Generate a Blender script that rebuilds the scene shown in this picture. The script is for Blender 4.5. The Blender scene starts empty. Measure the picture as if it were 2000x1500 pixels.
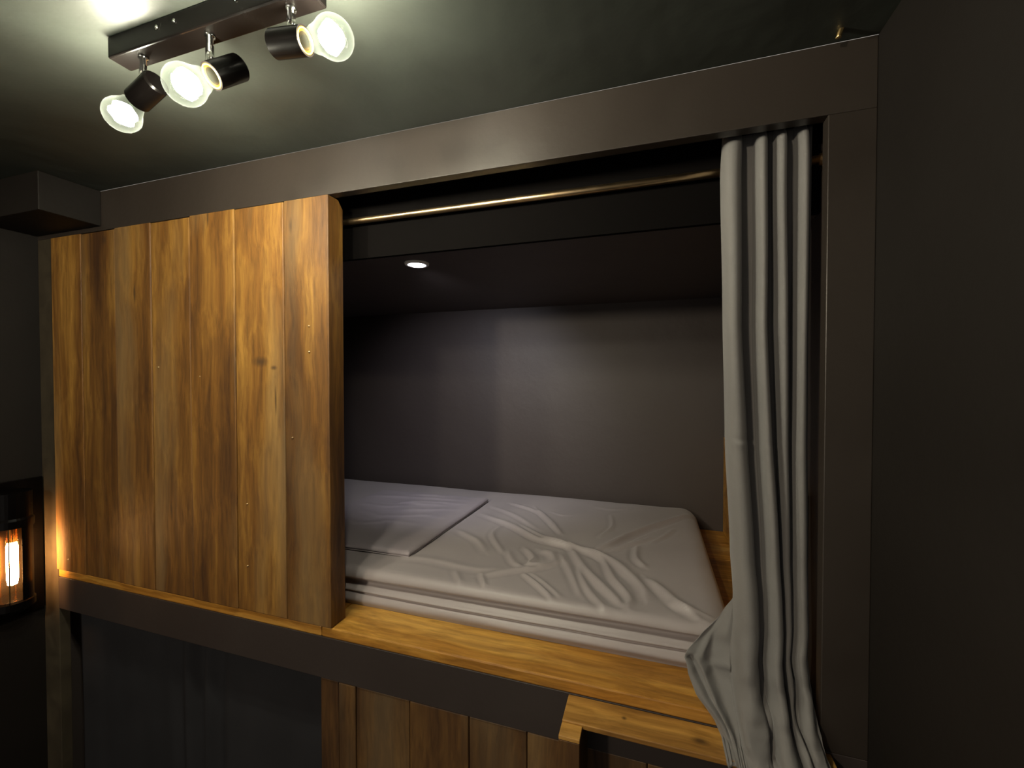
import bpy, bmesh, math, random
from math import sin, cos, pi, sqrt, exp, atan, tan, radians
from mathutils import Vector, Matrix, noise
random.seed(4)
S = bpy.context.scene
COL = S.collection

# ---------------------------------------------------------------- camera, world, exposure
CAM = Vector((0.0, -0.9, 1.65))
YAW = radians(17.9)
cd = bpy.data.cameras.new('camera'); cam = bpy.data.objects.new('camera', cd); COL.objects.link(cam)
cam.location = CAM
cam.rotation_euler = (radians(90 - 1.0), 0, YAW)
cd.sensor_width = 36.0; cd.lens = 838 / 2000 * 36; cd.clip_start = 0.02
S.camera = cam
w = bpy.data.worlds.new('world'); S.world = w; w.use_nodes = True
w.node_tree.nodes['Background'].inputs[0].default_value = (1.0, 0.93, 0.84, 1)
w.node_tree.nodes['Background'].inputs[1].default_value = 0.34
S.view_settings.view_transform = 'Standard'; S.view_settings.look = 'None'
S.view_settings.gamma = 1; S.view_settings.use_curve_mapping = False
S.view_settings.exposure = 0.0

BULB = 760.0           # radiance of the glowing bulb cores
BULB_COL = (1.0, 0.90, 0.72)
# added fill light behind the camera, to the left, brightening the lower parts
rl = bpy.data.lights.new('fill_light', 'POINT'); rl.energy = 58; rl.color = (1.0, 0.86, 0.64); rl.shadow_soft_size = 0.07
ro = bpy.data.objects.new('fill_light', rl); COL.objects.link(ro); ro.location = (-0.9, -2.0, 2.10)

# ---------------------------------------------------------------- helpers
def mat(name):
    m = bpy.data.materials.new(name); m.use_nodes = True
    nt = m.node_tree; b = nt.nodes['Principled BSDF']
    return m, nt, b
def N(nt, t, **kw):
    n = nt.nodes.new(t)
    for k, v in kw.items():
        if k.startswith('i_'): n.inputs[k[2:].replace('_', ' ')].default_value = v
        else: setattr(n, k, v)
    return n
def ramp(nt, stops):
    r = nt.nodes.new('ShaderNodeValToRGB'); e = r.color_ramp.elements
    while len(e) < len(stops): e.new(0.5)
    for i, (p, c) in enumerate(stops):
        e[i].position = p; e[i].color = (*c, 1)
    return r

def paint(name, c1, c2, rough=0.5, scale=3.0, bump=0.12, spec=0.5, bscale=60):
    m, nt, b = mat(name); L = nt.links.new
    tc = N(nt, 'ShaderNodeTexCoord')
    n = N(nt, 'ShaderNodeTexNoise'); n.inputs['Scale'].default_value = scale; n.inputs['Detail'].default_value = 5
    n.inputs['Distortion'].default_value = 0.6
    L(tc.outputs['Object'], n.inputs['Vector'])
    r = ramp(nt, [(0.3, c1), (0.7, c2)]); L(n.outputs['Fac'], r.inputs[0]); L(r.outputs[0], b.inputs['Base Color'])
    n2 = N(nt, 'ShaderNodeTexNoise'); n2.inputs['Scale'].default_value = bscale; n2.inputs['Detail'].default_value = 3
    L(tc.outputs['Object'], n2.inputs['Vector'])
    n3 = N(nt, 'ShaderNodeTexNoise'); n3.inputs['Scale'].default_value = 7; L(tc.outputs['Object'], n3.inputs['Vector'])
    ad = N(nt, 'ShaderNodeMath', operation='MULTIPLY_ADD'); ad.inputs[1].default_value = 5.0
    L(n3.outputs['Fac'], ad.inputs[0]); L(n2.outputs['Fac'], ad.inputs[2])
    bp = N(nt, 'ShaderNodeBump'); bp.inputs['Strength'].default_value = bump; bp.inputs['Distance'].default_value = 0.004
    L(ad.outputs[0], bp.inputs['Height']); L(bp.outputs[0], b.inputs['Normal'])
    mr = N(nt, 'ShaderNodeMapRange'); mr.inputs['To Min'].default_value = rough - 0.06; mr.inputs['To Max'].default_value = rough + 0.08
    L(n.outputs['Fac'], mr.inputs['Value']); L(mr.outputs[0], b.inputs['Roughness'])
    b.inputs['Specular IOR Level'].default_value = spec
    return m

def wood(name, axis, dark, mid, light, grey=(0.33, 0.25, 0.14), greyamt=0.35, rough=0.42, knots=(), gain=1.0, seed=0.0):
    """plank wood: streaks stretched along `axis`; every object gets its own offset"""
    m, nt, b = mat(name); L = nt.links.new
    g = lambda c: tuple(min(1, v * gain) for v in c)
    tc = N(nt, 'ShaderNodeTexCoord'); oi = N(nt, 'ShaderNodeObjectInfo')
    off = N(nt, 'ShaderNodeVectorMath', operation='SCALE'); off.inputs[0].default_value = (17.3, 9.1, 13.7)
    L(oi.outputs['Random'], off.inputs['Scale'])
    ad = N(nt, 'ShaderNodeVectorMath', operation='ADD'); L(tc.outputs['Object'], ad.inputs[0]); L(off.outputs[0], ad.inputs[1])
    st = [1.0, 1.0, 1.0]; st[axis] = 0.10
    mp = N(nt, 'ShaderNodeMapping'); mp.inputs['Scale'].default_value = st; mp.inputs['Location'].default_value = (seed, seed, seed)
    L(ad.outputs[0], mp.inputs['Vector'])
    # warp so that the grain wanders
    nw = N(nt, 'ShaderNodeTexNoise'); nw.inputs['Scale'].default_value = 5.0; nw.inputs['Detail'].default_value = 2
    L(ad.outputs[0], nw.inputs['Vector'])
    wv = N(nt, 'ShaderNodeVectorMath', operation='MULTIPLY_ADD'); wv.inputs[1].default_value = (0.028, 0.028, 0.028)
    L(nw.outputs['Color'], wv.inputs[0]); L(mp.outputs[0], wv.inputs[2])
    n1 = N(nt, 'ShaderNodeTexNoise'); n1.inputs['Scale'].default_value = 13; n1.inputs['Detail'].default_value = 6; n1.inputs['Roughness'].default_value = 0.62
    L(wv.outputs[0], n1.inputs['Vector'])
    n2 = N(nt, 'ShaderNodeTexNoise'); n2.inputs['Scale'].default_value = 95; n2.inputs['Detail'].default_value = 4; n2.inputs['Roughness'].default_value = 0.6
    L(wv.outputs[0], n2.inputs['Vector'])
    r1 = ramp(nt, [(0.33, g(dark)), (0.50, g(mid)), (0.68, g(light))]); L(n1.outputs['Fac'], r1.inputs[0])
    r2 = ramp(nt, [(0.30, (0.60, 0.55, 0.46)), (0.70, (1.18, 1.18, 1.18))]); L(n2.outputs['Fac'], r2.inputs[0])
    mx = N(nt, 'ShaderNodeMix', data_type='RGBA', blend_type='MULTIPLY'); mx.inputs[0].default_value = 1
    L(r1.outputs[0], mx.inputs[6]); L(r2.outputs[0], mx.inputs[7])
    # washed greyish streaks
    n3 = N(nt, 'ShaderNodeTexNoise'); n3.inputs['Scale'].default_value = 8; n3.inputs['Detail'].default_value = 6
    mp3 = N(nt, 'ShaderNodeVectorMath', operation='ADD'); mp3.inputs[1].default_value = (3.3, 7.7, 1.9)
    L(wv.outputs[0], mp3.inputs[0]); L(mp3.outputs[0], n3.inputs['Vector'])
    r3 = ramp(nt, [(0.50, (0, 0, 0)), (0.68, (greyamt,) * 3)]); L(n3.outputs['Fac'], r3.inputs[0])
    m3 = N(nt, 'ShaderNodeMix', data_type='RGBA'); L(r3.outputs[0], m3.inputs[0]); L(mx.outputs[2], m3.inputs[6]); m3.inputs[7].default_value = (*g(grey), 1)
    # whole plank a shade lighter / darker
    rv = ramp(nt, [(0.0, (0.80, 0.78, 0.76)), (1.0, (1.12, 1.10, 1.04))]); L(oi.outputs['Random'], rv.inputs[0])
    m4 = N(nt, 'ShaderNodeMix', data_type='RGBA', blend_type='MULTIPLY'); m4.inputs[0].default_value = 1
    L(m3.outputs[2], m4.inputs[6]); L(rv.outputs[0], m4.inputs[7])
    out = m4.outputs[2]
    for (kx, ky, kz, rad, sx, sy, sz) in knots:        # knots: dark elliptical spots, world coordinates
        geo = N(nt, 'ShaderNodeNewGeometry')
        sb = N(nt, 'ShaderNodeVectorMath', operation='SUBTRACT'); sb.inputs[1].default_value = (kx, ky, kz)
        L(geo.outputs['Position'], sb.inputs[0])
        ml = N(nt, 'ShaderNodeVectorMath', operation='MULTIPLY'); ml.inputs[1].default_value = (sx, sy, sz); L(sb.outputs[0], ml.inputs[0])
        ln = N(nt, 'ShaderNodeVectorMath', operation='LENGTH'); L(ml.outputs[0], ln.inputs[0])
        jn = N(nt, 'ShaderNodeMath', operation='MULTIPLY_ADD'); jn.inputs[1].default_value = rad * 1.1; jn.inputs[2].default_value = -rad * 0.55
        L(n2.outputs['Fac'], jn.inputs[0])
        aa = N(nt, 'ShaderNodeMath', operation='ADD'); L(ln.outputs['Value'], aa.inputs[0]); L(jn.outputs[0], aa.inputs[1])
        mr = N(nt, 'ShaderNodeMapRange'); mr.inputs['From Min'].default_value = rad * 1.9; mr.inputs['From Max'].default_value = rad * 0.4
        mr.inputs['To Max'].default_value = 0.82; L(aa.outputs[0], mr.inputs['Value'])
        mk = N(nt, 'ShaderNodeMix', data_type='RGBA'); L(mr.outputs[0], mk.inputs[0]); L(out, mk.inputs[6]); mk.inputs[7].default_value = (0.045, 0.022, 0.008, 1)
        out = mk.outputs[2]
    L(out, b.inputs['Base Color'])
    bp = N(nt, 'ShaderNodeBump'); bp.inputs['Strength'].default_value = 0.35; bp.inputs['Distance'].default_value = 0.0015
    L(n2.outputs['Fac'], bp.inputs['Height'])
    bp2 = N(nt, 'ShaderNodeBump'); bp2.inputs['Strength'].default_value = 0.35; bp2.inputs['Distance'].default_value = 0.008
    L(n1.outputs['Fac'], bp2.inputs['Height']); L(bp.outputs[0], bp2.inputs['Normal']); L(bp2.outputs[0], b.inputs['Normal'])
    mr = N(nt, 'ShaderNodeMapRange'); mr.inputs['To Min'].default_value = rough + 0.15; mr.inputs['To Max'].default_value = rough - 0.08
    L(n2.outputs['Fac'], mr.inputs['Value']); L(mr.outputs[0], b.inputs['Roughness'])
    return m

def fabric(name, c1, c2, rough=0.8, weave=900, sheen=0.3, bump=0.15, spec=0.3):
    m, nt, b = mat(name); L = nt.links.new
    tc = N(nt, 'ShaderNodeTexCoord')
    n = N(nt, 'ShaderNodeTexNoise'); n.inputs['Scale'].default_value = 5; n.inputs['Detail'].default_value = 4
    L(tc.outputs['Object'], n.inputs['Vector'])
    r = ramp(nt, [(0.3, c1), (0.7, c2)]); L(n.outputs['Fac'], r.inputs[0]); L(r.outputs[0], b.inputs['Base Color'])
    n2 = N(nt, 'ShaderNodeTexNoise'); n2.inputs['Scale'].default_value = weave; n2.inputs['Detail'].default_value = 2
    L(tc.outputs['Object'], n2.inputs['Vector'])
    bp = N(nt, 'ShaderNodeBump'); bp.inputs['Strength'].default_value = bump; bp.inputs['Distance'].default_value = 0.001
    L(n2.outputs['Fac'], bp.inputs['Height']); L(bp.outputs[0], b.inputs['Normal'])
    b.inputs['Roughness'].default_value = rough; b.inputs['Sheen Weight'].default_value = sheen
    b.inputs['Sheen Roughness'].default_value = 0.5
    b.inputs['Specular IOR Level'].default_value = spec
    return m

def metal(name, c, rough=0.2, mt=1.0):
    m, nt, b = mat(name); L = nt.links.new
    b.inputs['Base Color'].default_value = (*c, 1); b.inputs['Metallic'].default_value = mt
    tc = N(nt, 'ShaderNodeTexCoord'); n = N(nt, 'ShaderNodeTexNoise'); n.inputs['Scale'].default_value = 40
    L(tc.outputs['Object'], n.inputs['Vector'])
    mr = N(nt, 'ShaderNodeMapRange'); mr.inputs['To Min'].default_value = rough * 0.8; mr.inputs['To Max'].default_value = rough * 1.3
    L(n.outputs['Fac'], mr.inputs['Value']); L(mr.outputs[0], b.inputs['Roughness'])
    return m

def emit(name, c, s):
    m, nt, b = mat(name)
    b.inputs['Base Color'].default_value = (0.8, 0.8, 0.8, 1)
    b.inputs['Emission Color'].default_value = (*c, 1); b.inputs['Emission Strength'].default_value = s
    return m

def thin_glass(name, tint, gloss=0.02, edge=0.0055, rim=(0.85, 1.0, 0.9)):
    """thin blown glass: clear when looked at straight, reflecting and slightly milky towards its rim"""
    m, nt, b = mat(name); L = nt.links.new
    out = nt.nodes['Material Output']
    tr = N(nt, 'ShaderNodeBsdfTransparent'); tr.inputs[0].default_value = (*tint, 1)
    gl = N(nt, 'ShaderNodeBsdfGlossy'); gl.inputs['Roughness'].default_value = 0.03
    tl = N(nt, 'ShaderNodeBsdfTranslucent'); tl.inputs[0].default_value = (*rim, 1)
    lw = N(nt, 'ShaderNodeLayerWeight'); lw.inputs['Blend'].default_value = 0.35
    pw = N(nt, 'ShaderNodeMath', operation='POWER'); pw.inputs[1].default_value = 2.0; L(lw.outputs['Facing'], pw.inputs[0])
    ms = N(nt, 'ShaderNodeMath', operation='MULTIPLY_ADD'); ms.inputs[1].default_value = edge; ms.inputs[2].default_value = edge * .3; L(pw.outputs[0], ms.inputs[0])
    m1 = N(nt, 'ShaderNodeMixShader'); L(ms.outputs[0], m1.inputs[0]); L(tr.outputs[0], m1.inputs[1]); L(tl.outputs[0], m1.inputs[2])
    p4 = N(nt, 'ShaderNodeMath', operation='POWER'); p4.inputs[1].default_value = 4.0; L(lw.outputs['Facing'], p4.inputs[0])
    fr = N(nt, 'ShaderNodeMath', operation='MULTIPLY_ADD'); fr.inputs[1].default_value = gloss; fr.inputs[2].default_value = gloss * .03; L(p4.outputs[0], fr.inputs[0])
    m2 = N(nt, 'ShaderNodeMixShader'); L(fr.outputs[0], m2.inputs[0]); L(m1.outputs[0], m2.inputs[1]); L(gl.outputs[0], m2.inputs[2])
    L(m2.outputs[0], out.inputs['Surface'])
    return m

def obj(name, bm, m=None, parent=None, smooth=False, origin=None, bevel=0.0):
    me = bpy.data.meshes.new(name)
    if origin is not None:
        bmesh.ops.translate(bm, verts=bm.verts, vec=-Vector(origin))
    bm.normal_update(); bm.to_mesh(me); bm.free()
    o = bpy.data.objects.new(name, me); COL.objects.link(o)
    if m: me.materials.append(m)
    if smooth:
        for p in me.polygons: p.use_smooth = True
    if origin is not None: o.location = origin
    if parent is not None:
        o.parent = parent
        o.location = Vector(o.location) - Vector(parent.location) if parent.type == 'EMPTY' or parent.parent is None else Vector(o.location) - parent.matrix_world.translation
    if bevel:
        md = o.modifiers.new('bevel', 'BEVEL'); md.width = bevel; md.segments = 2; md.limit_method = 'ANGLE'; md.harden_normals = False
    return o
def world_child(o, parent, loc):
    o.parent = parent
def tag(o, label, cat, group=None):
    o['label'] = label; o['category'] = cat
    if group: o['group'] = group
    return o
def thing(name, loc, label, cat, group=None):
    o = bpy.data.objects.new(name, None); COL.objects.link(o); o.location = loc; o.empty_display_size = 0.05
    return tag(o, label, cat, group)
def box(bm, x0, x1, y0, y1, z0, z1):
    g = bmesh.ops.create_cube(bm, size=1.0)
    for v in g['verts']:
        v.co = Vector(((x0 + x1) / 2 + v.co.x * (x1 - x0), (y0 + y1) / 2 + v.co.y * (y1 - y0), (z0 + z1) / 2 + v.co.z * (z1 - z0)))
    return g['verts']
def boxobj(name, b6, m, parent=None, bevel=0.0, jitter=0.0):
    bm = bmesh.new(); box(bm, *b6)
    if jitter:
        for v in bm.verts: v.co += Vector((random.uniform(-jitter, jitter), 0, random.uniform(-jitter, jitter)))
    c = ((b6[0] + b6[1]) / 2, (b6[2] + b6[3]) / 2, (b6[4] + b6[5]) / 2)
    return obj(name, bm, m, parent, origin=c, bevel=bevel)
def struct(name, b6, m, bevel=0.0, parent=None):
    o = boxobj(name, b6, m, parent, bevel)
    o['kind'] = 'structure'
    return o
def lathe(bm, prof, seg=40, M=Matrix(), closed=False):
    rings = []
    for r, z in prof:
        if r < 1e-6: rings.append([bm.verts.new(M @ Vector((0, 0, z)))])
        else: rings.append([bm.verts.new(M @ Vector((r * cos(2 * pi * k / seg), r * sin(2 * pi * k / seg), z))) for k in range(seg)])
    for a, b in zip(rings, rings[1:]):
        for k in range(seg):
            k2 = (k + 1) % seg
            if len(a) == 1: bm.faces.new((a[0], b[k], b[k2]))
            elif len(b) == 1: bm.faces.new((a[k], b[0], a[k2]))
            else: bm.faces.new((a[k], b[k], b[k2], a[k2]))
def tube(bm, pts, r, seg=14):
    pts = [Vector(p) for p in pts]; prev = None; rings = []
    up = Vector((0.13, 0.91, 0.37)).normalized()
    for i, p in enumerate(pts):
        d = (pts[min(i + 1, len(pts) - 1)] - pts[max(i - 1, 0)]).normalized()
        a = d.cross(up).normalized(); b_ = d.cross(a)
        rr = r[i] if isinstance(r, (list, tuple)) else r
        rings.append([bm.verts.new(p + a * rr * cos(2 * pi * k / seg) + b_ * rr * sin(2 * pi * k / seg)) for k in range(seg)])
    for A, B in zip(rings, rings[1:]):
        for k in range(seg): bm.faces.new((A[k], A[(k + 1) % seg], B[(k + 1) % seg], B[k]))
    bm.faces.new(rings[0][::-1]); bm.faces.new(rings[-1])
def ray(px, py):
    """direction through a point of the photograph, used to lay out measured positions"""
    lat = (px - 1000) / 838; up = (735 - py) / 838
    return Vector((lat * cos(YAW) - sin(YAW), lat * sin(YAW) + cos(YAW), up))
def at_y(px, py, y):
    d = ray(px, py); return CAM + d * ((y - CAM.y) / d.y)
def at_z(px, py, z):
    d = ray(px, py); return CAM + d * ((z - CAM.z) / d.z)

# ---------------------------------------------------------------- materials
M_wall = paint('brown_grey_wall_paint', (0.0085, 0.0066, 0.0055), (0.011, 0.0088, 0.0074), rough=0.60, spec=0.25, scale=2.2)
M_fascia = paint('taupe_beam_paint', (0.027, 0.021, 0.0172), (0.034, 0.0268, 0.0222), rough=0.36, scale=3.0, bump=0.10)
M_beam = paint('dark_beam_paint', (0.030, 0.022, 0.020), (0.036, 0.027, 0.0245), rough=0.5, scale=3.0, bump=0.10)
M_post = paint('post_paint', (0.040, 0.032, 0.022), (0.064, 0.052, 0.034), rough=0.6, scale=14, bump=0.10, spec=0.15)
M_matte = paint('recess_shade_black', (0.0022, 0.0017, 0.0016), (0.0030, 0.0023, 0.0022), rough=0.8, spec=0.05)  # near-black that stands in for the shade at the top of the recess
M_ceil = paint('green_grey_ceiling_paint', (0.026, 0.029, 0.0245), (0.034, 0.039, 0.033), rough=0.46, scale=4.5, bump=0.25, bscale=25)
M_inner = paint('alcove_paint', (0.050, 0.038, 0.035), (0.060, 0.047, 0.043), rough=0.55, scale=1.6)
M_floor = paint('dark_floor', (0.03, 0.025, 0.02), (0.045, 0.036, 0.03), rough=0.5)
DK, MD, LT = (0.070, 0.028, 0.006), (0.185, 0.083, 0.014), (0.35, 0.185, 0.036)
k6 = at_y(512, 706, 0.0)
M_wood_v = wood('teak_planks_upright', 2, DK, MD, LT, rough=0.55, greyamt=0.5, grey=(0.26, 0.18, 0.085), knots=[
    (k6.x, 0, k6.z, 0.011, 0.62, 0.2, 1.25), (at_y(538, 718, 0).x, 0, at_y(538, 718, 0).z, 0.005, 0.7, 0.2, 1.3),
    (at_y(270, 573, 0).x, 0, at_y(270, 573, 0).z, 0.0055, 1.4, 0.2, 0.28), (at_y(211, 471, 0).x, 0, at_y(211, 471, 0).z, 0.006, 1.0, 0.2, 0.7),
    (at_y(414, 428, 0).x, 0, at_y(414, 428, 0).z, 0.004, 1.6, 0.2, 0.22), (at_y(335, 995, 0).x, 0, at_y(335, 995, 0).z, 0.004, 1.3, 0.2, 0.22),
    (at_y(541, 780, 0).x, 0, at_y(541, 780, 0).z, 0.0035, 1.4, 0.2, 0.14), (at_y(572, 443, 0).x, 0, at_y(572, 443, 0).z, 0.004, 1.2, 0.2, 0.3)])
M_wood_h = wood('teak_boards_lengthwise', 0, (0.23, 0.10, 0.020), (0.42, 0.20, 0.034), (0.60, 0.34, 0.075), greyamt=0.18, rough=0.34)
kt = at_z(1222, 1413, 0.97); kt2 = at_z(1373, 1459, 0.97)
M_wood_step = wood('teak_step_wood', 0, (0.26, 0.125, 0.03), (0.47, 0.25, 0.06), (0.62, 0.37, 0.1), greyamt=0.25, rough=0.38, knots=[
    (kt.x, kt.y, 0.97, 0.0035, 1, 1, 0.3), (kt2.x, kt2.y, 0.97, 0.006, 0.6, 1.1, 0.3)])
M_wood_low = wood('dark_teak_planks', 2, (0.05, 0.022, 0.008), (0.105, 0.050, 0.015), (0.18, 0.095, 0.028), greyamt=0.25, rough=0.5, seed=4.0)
# cloths
M_sheet = fabric('grey_bed_sheet', (0.325, 0.288, 0.292), (0.365, 0.325, 0.326), rough=0.42, weave=1400, sheen=0.15, bump=0.10, spec=0.45)
M_fold = fabric('grey_folded_cloth', (0.31, 0.272, 0.292), (0.34, 0.30, 0.32), rough=0.42, weave=1400, sheen=0.15, bump=0.10, spec=0.45)
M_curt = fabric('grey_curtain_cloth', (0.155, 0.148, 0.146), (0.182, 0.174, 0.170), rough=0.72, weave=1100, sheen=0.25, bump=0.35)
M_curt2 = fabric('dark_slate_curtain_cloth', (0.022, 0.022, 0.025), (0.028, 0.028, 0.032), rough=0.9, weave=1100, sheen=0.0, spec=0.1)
M_black = paint('satin_black_metal', (0.0022, 0.0017, 0.0016), (0.003, 0.0024, 0.0022), rough=0.24, scale=20, bump=0.02, spec=0.12)
M_chrome = metal('chrome', (0.75, 0.76, 0.72), 0.12)
M_brass = metal('brass', (0.85, 0.62, 0.28), 0.22)
M_bronze = metal('bronze_rod', (0.62, 0.45, 0.26), 0.30)
M_glass = thin_glass('clear_bulb_glass', (0.93, 0.98, 0.95))
M_amber = thin_glass('amber_lamp_glass', (0.93, 0.66, 0.38), gloss=0.3, edge=0.02, rim=(0.9, 0.5, 0.2))
M_glow = emit('bulb_glare_glow', BULB_COL, BULB)
M_ring = metal('socket_ring_brass', (0.42, 0.24, 0.05), 0.45)
M_white = paint('white_trim', (0.6, 0.6, 0.6), (0.7, 0.7, 0.7), rough=0.4)

# ---------------------------------------------------------------- setting
X0, X1 = -1.905, 0.296            # sides of the bunk opening
ZC = 2.235                        # room ceiling
ZT = 2.112                        # top of the opening
YB = 1.08                         # back of the alcove
struct('floor', (-2.1, 0.6, -2.6, 1.2, -0.05, 0.0), M_floor)
struct('ceiling', (-2.1, 0.6, -2.6, 0.0, ZC, ZC + 0.06), M_ceil)
struct('wall_left', (-2.10, -1.985, -2.6, 1.2, 0.0, ZC), M_wall)
struct('wall_right', (0.368, 0.60, -2.6, 1.2, 0.0, ZC), M_wall)
struct('wall_back', (-1.985, 0.368, YB, 1.2, 0.0, ZC), M_inner)
struct('trim_1', (-1.985, 0.368, 0.0, 0.026, ZT, ZC), M_fascia, bevel=0.0015)     # long beam above the opening
struct('trim_2', (X0, 0.368, 0.0, 0.03, 0.864, 0.973), M_beam, bevel=0.0015)     # beam under the ledge
struct('trim_3', (-1.985, X0, 0.0, 0.03, 0.0, ZT), M_post, bevel=0.0015)          # left post
struct('trim_4', (X1, 0.368, 0.0, 0.026, 0.973, ZT), M_fascia, bevel=0.0015)      # right jamb
struct('trim_5', (-1.985, -1.655, -0.147, 0.0, 2.125, ZC), M_wall, bevel=0.002)   # box in the ceiling corner
struct('trim_6', (X1, 0.368, 0.0, 0.03, 0.0, 0.864), M_wall)
struct('wall_alcove_left', (-1.985, -1.925, 0.03, YB, 0.0, 2.15), M_inner)
struct('wall_alcove_right', (0.322, 0.368, 0.03, YB, 0.0, 2.15), M_inner)
struct('ceiling_alcove', (-1.985, 0.368, 0.125, YB, 1.98, ZC), M_inner)
struct('trim_shade_board', (-1.985, 0.368, 0.112, 0.125, 1.978, 2.15), M_matte)  # added board: shades the alcove wall, its black stands in for shade
struct('trim_7', (-1.985, 0.368, 0.026, 0.125, 2.15, ZC), M_matte)

# ---------------------------------------------------------------- bunk base with its front ledge
bb = thing('bunk_base', (-0.8, 0.5, 0.94), 'long golden wooden bunk base with front ledge under the mattress', 'bunk bed')
xs = at_y(624, 1240, 0).x
def ledge(x0, x1):
    bm = bmesh.new(); box(bm, x0, x1, 0.0, 0.1485, 0.973, 1.0)
    return obj('ledge_board', bm, M_wood_h, bb, origin=((x0 + x1) / 2, 0.07, 0.986), bevel=0.0035)
ledge(X0, xs - 0.0006); ledge(xs + 0.0006, X1 - 0.0003)
bm = bmesh.new(); box(bm, -1.925, 0.322, 0.032, YB, 0.945, 0.9725); obj('base_panel', bm, M_wood_h, bb, origin=(-0.8, 0.55, 0.955))
yy = 0.150; 
for i in range(6):
    y1 = yy + 0.155 if i < 5 else YB
    boxobj('deck_plank', (-1.922, 0.320, yy + 0.001, y1 - 0.001, 0.974, 0.9985), M_wood_h, bb, bevel=0.0015)
    yy = y1

# wooden end board of the alcove
eb = thing('end_board', (0.31, 0.6, 1.0), 'brown wooden board standing at the foot of the mattress behind the curtain', 'board')
for a, b_ in ((0.16, 0.46), (0.462, 0.76), (0.762, 1.075)):
    boxobj('plank', (0.292, 0.3215, a, b_, 1.0005, 1.397), M_wood_h, eb, bevel=0.0015)

# ---------------------------------------------------------------- upright plank partition
pt = thing('plank_partition', (-1.34, 0.02, 1.0), 'golden brown partition of seven upright planks closing left half of the upper bunk', 'partition')
seams = [106, 165, 231, 301, 377, 464, 559, 645]
for i, (a, b_) in enumerate(zip(seams, seams[1:])):
    xa = at_y(a, 600, 0).x if i else X0 + 0.001; xb = at_y(b_, 600, 0).x
    if i == 6: xb = at_y(645, 600, 0).x
    proud = [0.0012, 0.0, 0.0022, 0.0010, 0.0026, 0.0008, 0.0020][i]
    top = ZT - [0.002, 0.0035, 0.0015, 0.003, 0.001, 0.0025, 0.001][i]
    bm = bmesh.new(); th = 0.02 if i < 6 else 0.052
    if i < 6: box(bm, xa + 0.0007, xb - 0.0007, -0.004 - proud, th, 1.001, top)
    else:
        # last board is thick, with its upper back corner cut off
        prof = [(-0.004, 1.001), (th, 1.001), (th, top - 0.020), (0.034, top), (-0.004, top)]
        A = [bm.verts.new((xa + 0.0007, y, z)) for y, z in prof]; B = [bm.verts.new((xb, y, z)) for y, z in prof]
        bm.faces.new(A); bm.faces.new(B[::-1])
        for k in range(5): bm.faces.new((A[k], B[k], B[(k + 1) % 5], A[(k + 1) % 5]))
        bmesh.ops.recalc_face_normals(bm, faces=bm.faces)
    obj('plank', bm, M_wood_v, pt, origin=((xa + xb) / 2, 0.0, 1.55), bevel=[0.0018, 0.003, 0.003, 0.004, 0.003, 0.003, 0.0022][i])
boxobj('cross_batten', (X0 + 0.02, -0.80, 0.0205, 0.045, 1.20, 1.27), M_wood_h, pt, bevel=0.002)
boxobj('cross_batten', (X0 + 0.02, -0.80, 0.0205, 0.045, 1.85, 1.92), M_wood_h, pt, bevel=0.002)
for (px, py) in ((570, 855), (391, 735), (480, 1108), (480, 985), (127, 1095), (604, 637), (604, 687), (310, 717)):
    p = at_y(px, py, -0.0055); bm = bmesh.new()
    lathe(bm, [(0.0, -0.0022), (0.0022, -0.0018), (0.0030, 0.0), (0.0030, 0.004), (0.0, 0.004)], 10, Matrix.Translation(p) @ Matrix.Rotation(radians(-90), 4, 'X'))
    bmesh.ops.recalc_face_normals(bm, faces=bm.faces)
    obj('nail_head', bm, M_bronze, pt, smooth=True, origin=tuple(p))

# ---------------------------------------------------------------- lower plank panel
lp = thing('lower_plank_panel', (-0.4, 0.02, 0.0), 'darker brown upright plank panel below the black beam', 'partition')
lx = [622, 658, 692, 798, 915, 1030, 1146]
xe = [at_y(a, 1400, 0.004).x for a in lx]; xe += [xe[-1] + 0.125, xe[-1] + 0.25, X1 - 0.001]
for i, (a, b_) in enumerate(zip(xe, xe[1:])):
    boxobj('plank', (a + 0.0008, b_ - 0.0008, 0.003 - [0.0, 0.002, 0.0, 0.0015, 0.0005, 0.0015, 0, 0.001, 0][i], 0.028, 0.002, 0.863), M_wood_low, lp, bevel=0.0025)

# ---------------------------------------------------------------- ladder in front of the bunk
ld = thing('wooden_ladder', (0.06, -0.06, 0.0), 'wooden ladder below the ledge, its top step with dark knots', 'ladder')
xl = -0.163
boxobj('step', (xl, 0.312, -0.073, -0.0005, 0.961, 0.9715), M_wood_step, ld, bevel=0.0018)
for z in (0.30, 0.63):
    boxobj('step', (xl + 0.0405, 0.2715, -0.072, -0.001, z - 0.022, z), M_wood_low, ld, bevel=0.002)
# side rail: its head is notched so the step lies in it
for (a, b_) in ((xl, xl + 0.040), (0.272, 0.312)):
    yf = -0.108 if a < 0 else -0.073
    prof = [(yf, 0.0), (-0.0006, 0.0), (-0.0006, 0.9605), (yf, 0.9605)]
    bm = bmesh.new(); A = [bm.verts.new((a, y, z)) for y, z in prof]; B = [bm.verts.new((b_, y, z)) for y, z in prof]
    bm.faces.new(A); bm.faces.new(B[::-1])
    for k in range(4): bm.faces.new((A[k], B[k], B[(k + 1) % 4], A[(k + 1) % 4]))
    bmesh.ops.recalc_face_normals(bm, faces=bm.faces)
    obj('side_rail', bm, M_wood_low, ld, origin=((a + b_) / 2, -0.05, 0.5), bevel=0.0012)
    if a < 0: boxobj('lit_rail_top', (a, b_, -0.108, -0.0735, 0.961, 0.9685), M_wood_step, ld, bevel=0.001)  # lighter wood on the dark rail's top stands in for light from above

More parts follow.
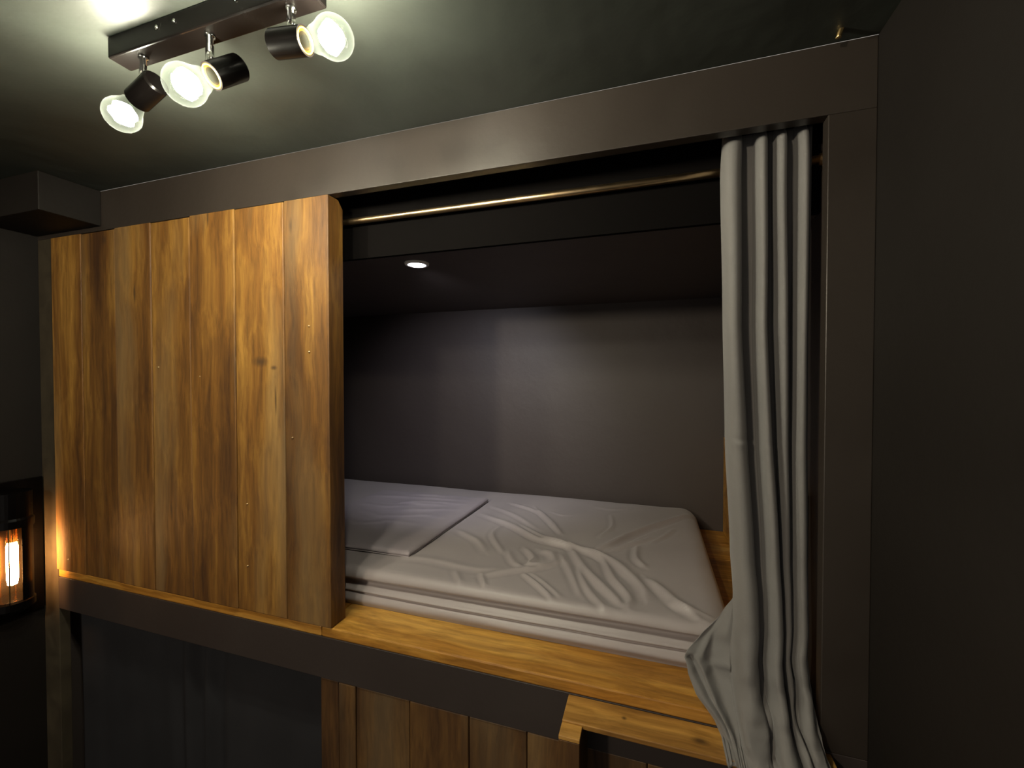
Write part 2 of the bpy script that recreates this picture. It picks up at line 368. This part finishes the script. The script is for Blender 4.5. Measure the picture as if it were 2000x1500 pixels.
# ---------------------------------------------------------------- mattress with loose sheet
def poly_dist(p, pl):
    best = 1e9; bt = 0; n = len(pl) - 1
    for i in range(n):
        ax, ay = pl[i]; bx, by = pl[i + 1]; dx, dy = bx - ax, by - ay
        t = max(0, min(1, ((p[0] - ax) * dx + (p[1] - ay) * dy) / (dx * dx + dy * dy + 1e-12)))
        qx, qy = ax + dx * t - p[0], ay + dy * t - p[1]; d = qx * qx + qy * qy
        if d < best:
            best = d; bt = (i + t) / n; s = 1 if (dx * qy - dy * qx) > 0 else -1
            bs = s
    return sqrt(best), bt, bs
ZM = 1.10
def cp(lst):       # measured on the photograph's mattress top
    out = []
    for cx, cy in lst:
        p = at_z(600 + .45 * cx, 900 + .45 * cy, ZM); out.append((p.x, p.y))
    return out
RID = [  # polyline, height, width, asymmetry
 ([(760,235),(900,290),(1000,340),(1130,372),(1300,430),(1400,500),(1465,565),(1475,605)], .0085, .020),
 ([(930,285),(1040,345),(1130,372)], .006, .014),
 ([(1140,370),(1200,470),(1290,560),(1385,645)], .0085, .016),
 ([(1180,470),(1215,560),(1310,665)], .006, .013),
 ([(1230,400),(1290,440),(1330,520),(1400,600),(1395,645)], .007, .014),
 ([(1480,520),(1540,570),(1620,640),(1720,700)], .0090, .018),
 ([(1235,395),(1310,375),(1400,330),(1500,290),(1665,236)], .0095, .018),
 ([(1290,400),(1400,372),(1520,335)], .005, .013),
 ([(838,288),(805,320),(812,350),(850,402)], .0055, .012),
 ([(945,385),(985,430),(960,455),(1020,462)], .0075, .014),
 ([(1020,395),(1060,410),(1075,440)], .006, .020),
 ([(755,505),(900,482),(1000,468),(1110,438)], .0060, .016),
 ([(935,495),(1000,548),(1065,610)], .0060, .010),
 ([(960,490),(1030,540),(1100,600)], .0035, .009),
 ([(640,480),(662,545)], .0040, .012), ([(752,492),(768,555)], .0045, .010),
 ([(880,185),(1000,225),(1060,270),(1105,322)], .0055, .014),
 ([(985,200),(1040,260),(1100,320)], .0035, .010),
 ([(1320,240),(1325,290),(1270,335)], .0045, .012),
 ([(1435,375),(1430,430),(1470,470)], .0060, .014),
 ([(1500,360),(1560,330),(1600,300)], .004, .012),
 ([(650,305),(735,350),(775,400)], .0040, .018),
 ([(800,200),(900,240),(1000,300)], .0035, .016),
 ([(380,425),(520,432),(700,470),(830,476)], .0030, .022),
 ([(870,395),(900,450),(960,470)], .004, .014),
 ([(1100,410),(1150,500),(1190,590)], .0045, .014),
 ([(1560,620),(1660,660),(1760,690)], .004, .012),
 ([(1250,200),(1330,215),(1420,205)], .002, .02),
 ([(1060,225),(1110,240),(1150,238)], .0025, .010),
]
def smooth_line(pl, n=5):
    P = [pl[0]] + list(pl) + [pl[-1]]; out = []
    for i in range(1, len(P) - 2):
        p0, p1, p2, p3 = P[i - 1:i + 3]
        for k in range(n):
            t = k / n
            out.append(tuple(.5 * (2 * b + (c - a) * t + (2 * a - 5 * b + 4 * c - d) * t * t + (3 * b - a - 3 * c + d) * t ** 3) for a, b, c, d in zip(p0, p1, p2, p3)))
    out.append(pl[-1]); return out
RID = [(smooth_line(cp(a)), h, wd) for a, h, wd in RID]
BB = [(min(p[0] for p in a) - 4 * wd, max(p[0] for p in a) + 4 * wd, min(p[1] for p in a) - 4 * wd, max(p[1] for p in a) + 4 * wd) for a, h, wd in RID]
def wrinkle(x, y):
    h = 0.0
    for (a, hh, wd), (x0, x1, y0, y1) in zip(RID, BB):
        if x0 < x < x1 and y0 < y < y1:
            d, t, s = poly_dist((x, y), a)
            taper = sin(pi * min(1, max(0, t * .96 + .02))) ** .55
            k = wd * (0.36 if s > 0 else 0.85)          # one flank steeper than the other
            h += 1.35 * hh * taper * exp(-(d / k) ** 2)
            h -= 0.5 * hh * taper * exp(-((d - wd * 1.1) / (wd * .5)) ** 2) * (1 if s > 0 else 0)
    return h
MX0, MX1, MY0, MY1 = -1.905, 0.172, 0.118, 1.052
def mattress():
    bm = bmesh.new()
    nx = 420
    xs_ = []
    x = MX0
    while x < MX1 - 0.0001:
        xs_.append(x); x += 0.020 if x < -1.0 else 0.0042
    xs_.append(MX1)
    # profile from bottom front, over the top, to bottom back: (offset towards front, z, top?)
    Z0, H = 1.0005, ZM - 1.0005
    cols = []
    prof = []
    for i in range(30):                    # front face
        t = i / 30; prof.append(('f', t))
    for i in range(11): prof.append(('c', i / 10))     # rounded upper edge
    n_top = 190
    for i in range(1, n_top + 1): prof.append(('t', i / n_top))
    for i in range(1, 7): prof.append(('b', i / 6))
    R = 0.022
    grid = []
    for x in xs_:
        col = []
        ex = max(0.0, (x - (MX1 - 0.055)) / 0.055)      # right end rounds down
        drop = 0.020 * ex ** 2.5
        # the far right corner is pulled in
        exl = max(0.0, ((MX0 + 0.03) - x) / 0.03); drop += 0.015 * exl ** 2
        for kind, t in prof:
            if kind == 'f':
                z = Z0 + t * (H - R)
                yv = MY0
                # two long slack folds along the front, drifting in height
                sag = 0.004 * sin(x * 3.1 + .5) + 0.002 * sin(x * 9 + 2)
                zz = z - Z0; q = zz / H; lf = max(0, min(1, (-.2 - x) / .8))
                c1 = .60 + .04 * sin(x * 2.4 + 1) + .03 * lf; c2 = .36 + .03 * sin(x * 3.1)
                yv += 0.020 * exp(-((q - c1) / .13) ** 2) - 0.012 * exp(-((q - .90) / .13) ** 2)
                yv += 0.006 * exp(-((q - c2) / .035) ** 2) - 0.005 * exp(-((q - c2 - .07) / .035) ** 2) - .007 * exp(-((q - .17) / .11) ** 2)
                yv += 0.0022 * noise.noise(Vector((x * 2.5, zz * 60, 3.0))) + 0.0012 * noise.noise(Vector((x * 9, zz * 40, 7)))
                fade = min(1, zz / .006)
                p = Vector((x, MY0 + (yv - MY0) * fade, z - drop * t))
            elif kind == 'c':
                a = t * pi / 2
                yv = MY0 + R * (1 - sin(a)); yv = MY0 + R - R * cos(a)
                z = ZM - R + R * sin(a)
                p = Vector((x, yv, z + wrinkle(x, yv) * t * .8 - drop + 0.0015 * noise.noise(Vector((x * 8, 4, 1)))))
            elif kind == 't':
                yv = MY0 + R + (MY1 - MY0 - R - .02) * t
                z = ZM + wrinkle(x, yv) - drop
                z += 0.0030 * noise.noise(Vector((x * 3.2, yv * 3.2, 0))) + 0.0011 * noise.noise(Vector((x * 11, yv * 14, 5)))
                back = max(0, (t - .96) / .04); z -= .006 * back ** 2
                p = Vector((x, yv, z))
            else:
                yv = MY1 - .02 + .02 * sin(t * pi / 2); z = ZM - .006 - (H - .006) * t - drop * (1 - t)
                p = Vector((x, yv, z))
            # right end: corners rounded in plan
            if x > MX1 - 0.05:
                q = (x - (MX1 - 0.05)) / 0.05
                cy = (MY0 + MY1) / 2; p.y = cy + (p.y - cy) * (1 - 0.030 * q ** 3)
            col.append(bm.verts.new(p))
        grid.append(col)
    for A, B in zip(grid, grid[1:]):
        for k in range(len(A) - 1): bm.faces.new((A[k], B[k], B[k + 1], A[k + 1]))
    bm.faces.new(grid[0]); 
    # right end: slopes down to the deck
    last = grid[-1]; nn = 8; prev = last
    for j in range(1, nn + 1):
        t = j / nn; cur = []
        for v in last:
            zz = Z0 + (v.co.z - Z0) * (1 - t)
            bul = 0.010 * sin(min(1, t * 1.1) * pi) * min(1, (v.co.z - Z0) / .05)
            cur.append(bm.verts.new((v.co.x + bul + .004, v.co.y, zz)))
        for k in range(len(cur) - 1): bm.faces.new((prev[k], cur[k], cur[k + 1], prev[k + 1]))
        prev = cur
    bmesh.ops.recalc_face_normals(bm, faces=bm.faces)
    return bm
mt = obj('mattress', mattress(), M_sheet, smooth=True, origin=(-0.85, 0.58, 1.0))
tag(mt, 'thin mattress in a wrinkled light grey sheet on the wooden bunk base', 'mattress')

# ---------------------------------------------------------------- flat folded cloth lying at the head
def folded():
    bm = bmesh.new()
    c_fr = at_z(797, 1079, ZM + .021); c_br = at_z(953, 972, ZM + .021); c_fl0 = at_z(676, 1063, ZM + .021)
    u = Vector((c_fr.x - c_fl0.x, c_fr.y - c_fl0.y)).normalized()
    wid = 0.52
    P = lambda s, t: Vector((c_fr.x, c_fr.y)).lerp(Vector((c_br.x, c_br.y)), t) - u * (wid * (1 - s))
    rid = [((.0,.80),(.5,.86),(.93,.88)), ((.3,.66),(.6,.78),(.92,.80)), ((.45,.55),(.7,.62),(.9,.68)), ((.2,.50),(.45,.42),(.75,.52),(.92,.50)),
           ((.15,.35),(.4,.28),(.62,.36),(.85,.36)), ((.3,.9),(.55,.93),(.7,.92)), ((.5,.40),(.62,.28),(.72,.14)), ((.4,.72),(.6,.72),(.8,.75)), ((.1,.62),(.35,.60),(.5,.66))]
    nx, ny = 150, 130; top = []; 
    for j in range(ny + 1):
        row = []
        for i in range(nx + 1):
            s, t = i / nx, j / ny; p = P(s, t)
            h = 0.0
            for r in rid:
                d, tt, sg = poly_dist((s, t), r); tp = min(1, tt * 4 + .1) * min(1, (1 - tt) * 4 + .1)
                h += 0.0038 * tp * exp(-(d / (0.018 if sg > 0 else 0.034)) ** 2)
            h += .0016 * noise.noise(Vector((s * 5, t * 9, 2)))
            e = min(s, 1 - s, t, 1 - t) ; rd = 0.0
            if e < .02: rd = -.006 * (1 - e / .02) ** 2
            row.append(Vector((p.x, p.y, ZM + .020 + h + rd)))
        top.append(row)
    V = [[bm.verts.new(q) for q in row] for row in top]
    for j in range(ny):
        for i in range(nx): bm.faces.new((V[j][i], V[j][i + 1], V[j + 1][i + 1], V[j + 1][i]))
    # border with a crease half way: two layers lying on each other
    loop = [V[0][i] for i in range(nx + 1)] + [V[j][nx] for j in range(1, ny + 1)] + [V[ny][i] for i in range(nx - 1, -1, -1)] + [V[j][0] for j in range(ny - 1, 0, -1)]
    cen = sum((v.co for v in loop), Vector()) / len(loop)
    prev = loop
    for dz, inn in ((.004, -.0015), (.0075, -.001), (.0095, .0035), (.0115, -.001), (.016, -.002), (.0185, .004)):
        cur = []
        for v in loop:
            d = (v.co - cen); d.z = 0; d.normalize()
            cur.append(bm.verts.new((v.co.x - d.x * inn, v.co.y - d.y * inn, max(ZM + .0035, v.co.z - dz * .85))))
        for k in range(len(loop)): bm.faces.new((prev[k], cur[k], cur[(k + 1) % len(loop)], prev[(k + 1) % len(loop)]))
        prev = cur
    bm.faces.new(prev)
    bmesh.ops.recalc_face_normals(bm, faces=bm.faces)
    return bm, (cen.x, cen.y, ZM)
bm, c = folded()
fc = obj('folded_blanket', bm, M_fold, smooth=True, origin=c)
tag(fc, 'flat folded grey blanket lying on the mattress beside the plank partition', 'blanket')

# ---------------------------------------------------------------- curtain rod + gathered curtain
rd = thing('curtain_rod', (-0.75, 0.095, 2.076), 'thin bronze curtain rod running under the top of the bunk opening', 'curtain rod')
bm = bmesh.new(); tube(bm, [(-1.92, .095, 2.076), (-1.0, .095, 2.076), (-.3, .095, 2.076), (0.3215, .095, 2.076)], 0.0085, 20)
obj('rod', bm, M_bronze, rd, smooth=True)
for xx in (0.3175, -1.9215):
    bm = bmesh.new(); lathe(bm, [(0, 0), (.019, 0), (.019, .0035), (.0115, .0035), (.0115, .010), (0, .010)], 24,
        Matrix.Translation((xx + .0045 if xx > 0 else xx - .0035, .095, 2.076)) @ Matrix.Rotation(radians(-90 if xx > 0 else 90), 4, 'Y'))
    obj('rod_cup', bm, M_bronze, rd, smooth=False)
for o in rd.children: o.location = -Vector(rd.location)

def interp(tab, z):
    # tab sorted by descending z ; smooth interpolation
    if z >= tab[0][0]: return tab[0][1:]
    for a, b_ in zip(tab, tab[1:]):
        if z >= b_[0]:
            t = (a[0] - z) / (a[0] - b_[0]); t = t * t * (3 - 2 * t) * .5 + t * .5
            return tuple(p + (q - p) * t for p, q in zip(a[1:], b_[1:]))
    return tab[-1][1:]
# z, x of main left edge, x of right edge, y of cloth, fold depth, x/y of the loose front flap
CT = [
 (2.135, .137, .295, .074, .017, .158, .084),
 (2.060, .134, .295, .074, .021, .156, .084),
 (1.800, .140, .294, .073, .023, .162, .083),
 (1.530, .146, .292, .070, .022, .168, .080),
 (1.300, .156, .291, .060, .021, .176, .074),
 (1.215, .161, .291, .051, .020, .172, .068),
 (1.165, .160, .291, .044, .020, .142, .058),
 (1.120, .156, .286, .034, .022, .098, .044),
 (1.082, .153, .287, .022, .023, .068, .034),
 (1.060, .153, .288, .012, .022, .071, .026),
 (1.030, .155, .289,-.008, .020, .090, .010),
 (1.008, .158, .291,-.026, .020, .106,-.006),
 (0.990, .160, .294,-.040, .020, .120,-.020),
 (0.974, .160, .300,-.052, .018, .131,-.032),
 (0.960, .160, .308,-.088, .014, .136,-.080),
 (0.935, .160, .314,-.094, .014, .140,-.082),
]
def curtain():
    bm = bmesh.new(); nu, nv = 240, 230
    G = []
    for j in range(nv + 1):
        tt = j / nv; z0 = 2.135 - (2.135 - .95) * (tt if tt < .6 else tt)
        row = []
        for i in range(nu + 1):
            u = i / nu
            hem = 0.0
            z = z0
            if tt > .85: z = z0 + (tt - .85) / .15 * (0.012 * sin(u * 9 + 1) + .008 * sin(u * 23))
            z = min(z, 2.135)
            xl_, xr_, yb, am, fx, fy = interp(CT, z)
            F = 0.17
            if u < F:
                s = u / F                           # 0 at the free edge, 1 where the first fold starts
                x = fx + (xl_ - fx) * s; y = fy + (yb + .006 - fy) * s
                spread = max(0, min(1, (xl_ - fx) / .05))
                y += spread * (0.010 * sin(s * pi * 1.5 + z * 28) * (1 - s * .5) + .006 * noise.noise(Vector((s * 2.5, z * 22, 1))))
                y -= spread * 0.012 * exp(-((s - .38 - (1.09 - z) * 2.2) / .10) ** 2) * (1 if z < 1.1 else exp(-((z - 1.1) / .02) ** 2))
                x += (1 - s) * spread * .003 * sin(z * 90)
                dgl = (s - .12) - (1.085 - z) * 4.0          # sharp diagonal creases of the turned hem
                y += spread * (.011 * exp(-(dgl / .07) ** 2) - .009 * exp(-((dgl - .17) / .06) ** 2)) * (1 if z < 1.085 else 0)
                y -= spread * .008 * exp(-((z - 1.062 - .02 * s) / .006) ** 2) * s
            else:
                s = (u - F) / (1 - F)
                ph = s * 4.0                         # four deep folds
                k = ph - int(ph) if s < 1 else 1.0; n = min(3, int(ph))
                # uneven fold widths
                W = [0, .36, .58, .80, 1.0] if True else None
                low = max(0, min(1, (1.75 - z) / .6))
                W2 = [0, .42, .68, .80, 1.0]
                w0 = W[n] + (W2[n] - W[n]) * low; w1 = W[n + 1] + (W2[n + 1] - W[n + 1]) * low
                a = [1.0, 1.0, .95 * (1 - .55 * low), 1.0 - .45 * low][n]
                kk = k
                x = xl_ + (xr_ - xl_) * (w0 + (w1 - w0) * kk)
                # rounded tube front, tight valley behind
                wl = [.60, .62, .58, .62][n] + .22 * low          # tube in front, shaded valley behind
                lobe = sin(pi * min(1, kk / wl)) ** .85 if kk < wl else 0.0
                y = yb + .004 - am * a * 2.2 * lobe
                x += (w1 - w0) * (xr_ - xl_) * -.08 * sin(min(1, kk / wl) * 2 * pi)
                pass
                y += .003 * noise.noise(Vector((s * 6, z * 3, 2)))
                x += .0035 * noise.noise(Vector((n * 7.3, z * 2.6, 5))) * (1 - exp(-(s / .06) ** 2))
                # crumpling near the bottom
                cr = max(0, min(1, (1.14 - z) / .12))
                y += cr * (.017 * noise.noise(Vector((s * 5 + 2, z * 18, 9))) + .010 * noise.noise(Vector((s * 11, z * 34, 4))))
                x += cr * (.010 * noise.noise(Vector((s * 4, z * 22, 14)))) * (1 - exp(-(s / .08) ** 2)) * (1 - exp(-((1 - s) / .06) ** 2))
                # pulled-together knot of cloth
                y -= cr * .012 * exp(-(((s - .22) / .09) ** 2 + ((z - 1.035) / .02) ** 2))
            # pressed crease across the curtain
            zc = 1.524 + .004 * sin(u * 9)
            if u < .5: y += (1 - u * 2) ** .4 * (0.0028 * exp(-((z - zc) / .004) ** 2) - 0.0026 * exp(-((z - zc + .009) / .006) ** 2))
            # header closes towards the rod
            if z > 2.10: y += (0.074 - y) * min(1, (z - 2.10) / .035) ** 2 * .75
            # keep cloth outside the ledge, the step and the jamb
            if z < 1.004 + .01: y = min(y, -.006) if z < 1.004 else y
            if x > .2945 and z > .99: x = .2945
            if z < .974: y = min(y, -.079)
            row.append(bm.verts.new((x, y, z)))
        G.append(row)
    for A, B in zip(G, G[1:]):
        for i in range(nu): bm.faces.new((A[i], A[i + 1], B[i + 1], B[i]))
    return bm
cu = obj('curtain', curtain(), M_curt, smooth=True, origin=(0.21, 0.05, 2.1))
md = cu.modifiers.new('thick', 'SOLIDIFY'); md.thickness = 0.0012; md.offset = 0
tag(cu, 'grey gathered curtain hanging at the right of the upper bunk, hem over the ledge', 'curtain')

# ---------------------------------------------------------------- lower bunk curtain
def low_curtain():
    bm = bmesh.new(); nu, nv = 300, 24; G = []
    xa, xb = -1.90, -0.78
    for j in range(nv + 1):
        z = .862 - (.862 - .05) * j / nv; row = []
        for i in range(nu + 1):
            u = i / nu; x = xa + (xb - xa) * u ** 0.95
            f = .014 * exp(-((x + 1.33) / .09) ** 2) + .0006
            y = 0.060 + f * sin(x * 70 + .8 * sin(z * 3)) + .012 * noise.noise(Vector((x * 4, z * 1.5, 0)))
            row.append(bm.verts.new((x, y, z)))
        G.append(row)
    for A, B in zip(G, G[1:]):
        for i in range(nu): bm.faces.new((A[i], A[i + 1], B[i + 1], B[i]))
    return bm
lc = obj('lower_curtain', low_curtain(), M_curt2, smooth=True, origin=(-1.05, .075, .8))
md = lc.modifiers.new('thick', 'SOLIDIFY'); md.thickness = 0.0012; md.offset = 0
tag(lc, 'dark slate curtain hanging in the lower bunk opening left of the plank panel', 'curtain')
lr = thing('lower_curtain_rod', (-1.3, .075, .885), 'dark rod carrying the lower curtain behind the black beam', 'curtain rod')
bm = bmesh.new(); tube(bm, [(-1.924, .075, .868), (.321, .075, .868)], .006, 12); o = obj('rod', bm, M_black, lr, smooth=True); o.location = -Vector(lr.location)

# ---------------------------------------------------------------- three-bulb ceiling light
FX0, FX1, FY0, FY1, FZ0 = -0.893, -0.462, -0.402, -0.366, 2.198
lt = thing('track_light', ((FX0 + FX1) / 2, (FY0 + FY1) / 2, ZC), 'black three-spot ceiling bar light with bare globe bulbs', 'ceiling light')
lt_o = Vector(lt.location)
def lpart(name, bm, m, parent=lt, smooth=False, bevel=0.0):
    """mesh given in world coordinates, stored relative to its parents"""
    o = obj(name, bm, m, None, smooth=smooth)
    o.parent = parent; o.location = -lt_o if parent is lt else (0, 0, 0)
    if bevel:
        md = o.modifiers.new('bevel', 'BEVEL'); md.width = bevel; md.segments = 3; md.limit_method = 'ANGLE'
    return o
bm = bmesh.new(); box(bm, FX0, FX1, FY0, FY1, FZ0, ZC - .0005); lpart('mounting_bar', bm, M_black, bevel=.003)
for xx in (-.77, -.73, -.60):
    bm = bmesh.new(); lathe(bm, [(0, 0), (.0035, 0), (.003, .002), (0, .0026)], 12, Matrix.Translation((xx, FY0, FZ0 + .022)) @ Matrix.Rotation(radians(90), 4, 'X'))
    lpart('screw', bm, M_chrome, smooth=True)
def solve(px, py, S0, Lc, near=True):
    """bulb centre on the sight line through the measured point, Lc from the socket centre"""
    d = ray(px, py); d.normalize(); oc = CAM - S0
    b_ = oc.dot(d); c_ = oc.dot(oc) - Lc * Lc; disc = b_ * b_ - c_
    if disc < 0: return CAM + d * (-b_)
    s = sqrt(disc); return CAM + d * (-b_ - s if near else -b_ + s)
YS = -0.385
specs = [  # socket centre, bulb centre, stem top, stem bottom (photograph), bulb towards camera?
 ((296, 184), (247, 229), (289, 112), (289, 155), False),
 ((449, 147), (369, 172), (418, 72), (423, 122), True),
 ((571, 92), (656, 82), (575, 8), (575, 62), True)]
def glare_blob(c, ax, r=.0180):  # core swollen into a star: the bulb's glare is put into its shape
    bm = bmesh.new(); bmesh.ops.create_icosphere(bm, subdivisions=3, radius=1.0)
    q = ax.to_track_quat('Z', 'Y').to_matrix()
    for v in bm.verts:
        n_ = v.co.normalized(); a = math.atan2(n_.y, n_.x)
        s = 1 + .24 * cos(6 * a) * (1 - abs(n_.z)) + .10 * noise.noise(n_ * 2.5 + c * 9)
        p = Vector((n_.x * r * s, n_.y * r * s, n_.z * r * 1.0))
        v.co = c + q @ p
    return bm
for (sp, bp_, st, sb, near) in specs:
    Sc = at_y(sp[0], sp[1], YS)
    Bc = solve(bp_[0], bp_[1], Sc, 0.0755, near)
    ax = (Bc - Sc).normalized()
    Q = ax.to_track_quat('Z', 'Y').to_matrix().to_4x4()
    T = Matrix.Translation(Sc) @ Q
    # stem
    top = at_y(st[0], st[1], YS); top.z = FZ0
    side = Vector((top.x, YS, Sc.z + .015))
    bm = bmesh.new(); tube(bm, [(top.x, YS, FZ0 + .001), (top.x, YS, FZ0 - .004), (top.x, YS, FZ0 - .0041), (top.x, YS, (FZ0 + side.z) / 2 - .002)],
                           [.0075, .0075, .0048, .0048], 18)
    stem = lpart('stem', bm, M_chrome, smooth=True)
    bm = bmesh.new()
    tube(bm, [(top.x - .0045, YS, (FZ0 + side.z) / 2 + .006), (top.x - .0045, YS, side.z - .002)], .0035, 12)
    tube(bm, [(top.x + .0045, YS, (FZ0 + side.z) / 2 + .006), (top.x + .0045, YS, side.z + .003)], .0030, 12)
    lpart('swivel', bm, M_chrome, parent=stem, smooth=True)
    bm = bmesh.new()
    tube(bm, [(top.x - .008, YS, side.z + .004), (top.x + .008, YS, side.z + .004)], .0022, 10)
    lpart('pivot_screw', bm, M_chrome, parent=stem, smooth=True)
    # socket shell
    r = .0195; l = .0285
    bm = bmesh.new(); lathe(bm, [(0, -l), (r - .003, -l), (r, -l + .003), (r, l), (r - .0022, l), (r - .0022, -l + .006), (0, -l + .006)], 40, T)
    bmesh.ops.recalc_face_normals(bm, faces=bm.faces)
    so = lpart('socket', bm, M_black, smooth=False)
    for p in so.data.polygons: p.use_smooth = True
    so.modifiers.new('es', 'EDGE_SPLIT').split_angle = radians(35)
    bm = bmesh.new(); lathe(bm, [(.0172, l - .010), (.0176, l - .001), (.0160, l + .001), (.0142, l - .001), (.0142, l - .012)], 40, T); lpart('socket_ring', bm, M_ring, parent=so, smooth=True)
    # bulb
    D = (Bc - Sc).length; R = .0285
    prof = [(.0118, l - .006), (.0120, l + .002), (.0128, l + .006), (.0150, l + .0115), (.0178, l + .0165)]
    a0 = math.asin(.0212 / R)
    for k in range(15):
        a = pi - a0 + (0 - (pi - a0)) * k / 14
        prof.append((R * sin(a) if k < 14 else 0, D + R * cos(a)))
    bm = bmesh.new(); lathe(bm, prof, 44, T)
    gb = lpart('bulb', bm, M_glass, smooth=True)
    bm = bmesh.new(); lathe(bm, [(.0128, l - .018), (.0128, l - .004), (.0120, l - .002)], 30, T); lpart('screw_cap', bm, M_brass, parent=gb, smooth=True)
    bm = bmesh.new(); lathe(bm, [(.008, l - .004), (.005, l + .010), (.0035, l + .020), (.003, D - .016)], 16, T); lpart('glass_stem', bm, M_glass, parent=gb, smooth=True)
    lpart('glare_core', glare_blob(Bc - ax * .003, ax), M_glow, parent=gb, smooth=True)

# ---------------------------------------------------------------- downlight in the alcove ceiling
dl = at_z(815, 515, 1.98)
dn = thing('downlight', (dl.x, dl.y, 1.98), 'small round white downlight shining in the bunk ceiling', 'ceiling light')
bm = bmesh.new(); lathe(bm, [(.026, -.001), (.026, -.006), (.034, -.0055), (.036, 0)], 40); obj('trim_ring', bm, M_white, None, smooth=True).parent = dn
bm = bmesh.new(); lathe(bm, [(0, -.0045), (.026, -.0045)], 40); obj('diffuser', bm, emit('cool_white_diffuser', (0.92, 0.94, 1.0), 14.0), None).parent = dn
ld_ = bpy.data.lights.new('downlight_beam', 'SPOT'); ld_.energy = 30.0; ld_.color = (0.90, 0.90, 1.0); ld_.spot_size = radians(92); ld_.spot_blend = 1.0; ld_.shadow_soft_size = .03
lo = bpy.data.objects.new('downlight_beam', ld_); COL.objects.link(lo); lo.parent = dn; lo.location = (0, 0, -.012); lo.rotation_euler = Vector((-.14, .70, -.50)).to_track_quat('-Z', 'Y').to_euler()

# ---------------------------------------------------------------- wall lantern at the left
LX, LY = -1.928, -0.100
ln = thing('wall_lantern', (LX, LY, 1.07), 'black wall lantern with glowing amber glass beside the left post', 'wall lamp')
def wp(name, bm, m, parent=ln, smooth=False, bevel=0):
    o = obj(name, bm, m, None, smooth=smooth); o.parent = parent; o.location = -Vector(ln.location) if parent is ln else (0, 0, 0)
    if bevel:
        md = o.modifiers.new('bevel', 'BEVEL'); md.width = bevel; md.segments = 2
    return o
TL = Matrix.Translation((LX, LY, 0))
bm = bmesh.new(); box(bm, -1.9848, -1.974, -.185, -.004, .86, 1.31); wp('backplate', bm, M_black, bevel=.002)
bm = bmesh.new(); lathe(bm, [(0, 1.285), (.046, 1.285), (.046, 1.205), (.050, 1.198), (.050, 1.175), (.044, 1.175), (.042, 1.19), (0, 1.19)], 36, TL); wp('cap', bm, M_black)
bm = bmesh.new(); lathe(bm, [(0, .945), (.044, .945), (.050, .940), (.050, .918), (.034, .905), (0, .902)], 36, TL); wp('base_cup', bm, M_black)
bm = bmesh.new(); lathe(bm, [(.0405, .945), (.0405, 1.178)], 48, TL); g_ = wp('glass_cylinder', bm, M_amber, smooth=True)
bm = bmesh.new()
for k in range(8):
    a = k * pi / 4 + .25; x, y = LX + .043 * cos(a), LY + .043 * sin(a); tube(bm, [(x, y, .943), (x, y, 1.178)], .0016, 8)
wp('cage_bars', bm, M_brass)
bm = bmesh.new(); ar = [radians(4 + 50 * k / 10) for k in range(11)]; rr_ = []
for r_, z_ in ((.0455, .942), (.0455, 1.180), (.0470, 1.180), (.0470, .942)):
    rr_.append([bm.verts.new((LX + r_ * cos(a), LY + r_ * sin(a), z_)) for a in ar])
for q_ in range(4):
    A, B = rr_[q_], rr_[(q_ + 1) % 4]
    for k in range(10): bm.faces.new((A[k], A[k + 1], B[k + 1], B[k]))
bm.faces.new([rr_[q_][0] for q_ in range(4)]); bm.faces.new([rr_[q_][10] for q_ in range(3, -1, -1)])
bmesh.ops.recalc_face_normals(bm, faces=bm.faces)
wp('side_shield', bm, M_black)  # shield added to block the lantern's glow towards the planks
bm = bmesh.new(); box(bm, -1.975, -1.955, LY - .012, LY + .012, 1.215, 1.255); wp('bracket', bm, M_black)
bm = bmesh.new(); lathe(bm, [(0, .985), (.011, .99), (.0135, 1.01), (.0135, 1.11), (.010, 1.125), (0, 1.13)], 24, TL)
wp('bulb', bm, emit('amber_glow', (1.0, 0.70, 0.42), 170.0), smooth=True)
bm = bmesh.new(); lathe(bm, [(.012, 1.125), (.012, 1.19)], 20, TL); wp('bulb_holder', bm, M_brass, smooth=True)

# ---------------------------------------------------------------- black pipe with brass elbow under the ceiling, right
pr = thing('ceiling_rail', (0.305, -0.2, 2.21), 'black rail under the ceiling at upper right with a brass hooked end', 'rail')
pe = at_y(1640, 46, -.03)
bm = bmesh.new(); tube(bm, [(pe.x, -.03, pe.z + .004), (pe.x, -.6, pe.z + .004), (pe.x, -1.8, pe.z + .004)], .017, 24); o = obj('rail', bm, M_black, None, smooth=True); o.parent = pr; o.location = -Vector(pr.location)
e1 = at_y(1632, 82, -.03)
bm = bmesh.new(); pts = []
for k in range(9):
    t = k / 8; pts.append((pe.x - .002 - .006 * sin(t * 1.6), -.033 + .004 * t, pe.z - .010 + (e1.z - pe.z + .010) * t))
tube(bm, pts, [.0050 - .0008 * k / 8 for k in range(9)], 14)
o = obj('brass_hook', bm, M_brass, None, smooth=True); o.parent = pr; o.location = -Vector(pr.location); o['label'] = 'shiny brass hooked end'
bm = bmesh.new(); box(bm, pe.x - .008, pe.x + .008, -.9, -.88, pe.z + .018, ZC); o = obj('rail_bracket', bm, M_black, None); o.parent = pr; o.location = -Vector(pr.location)
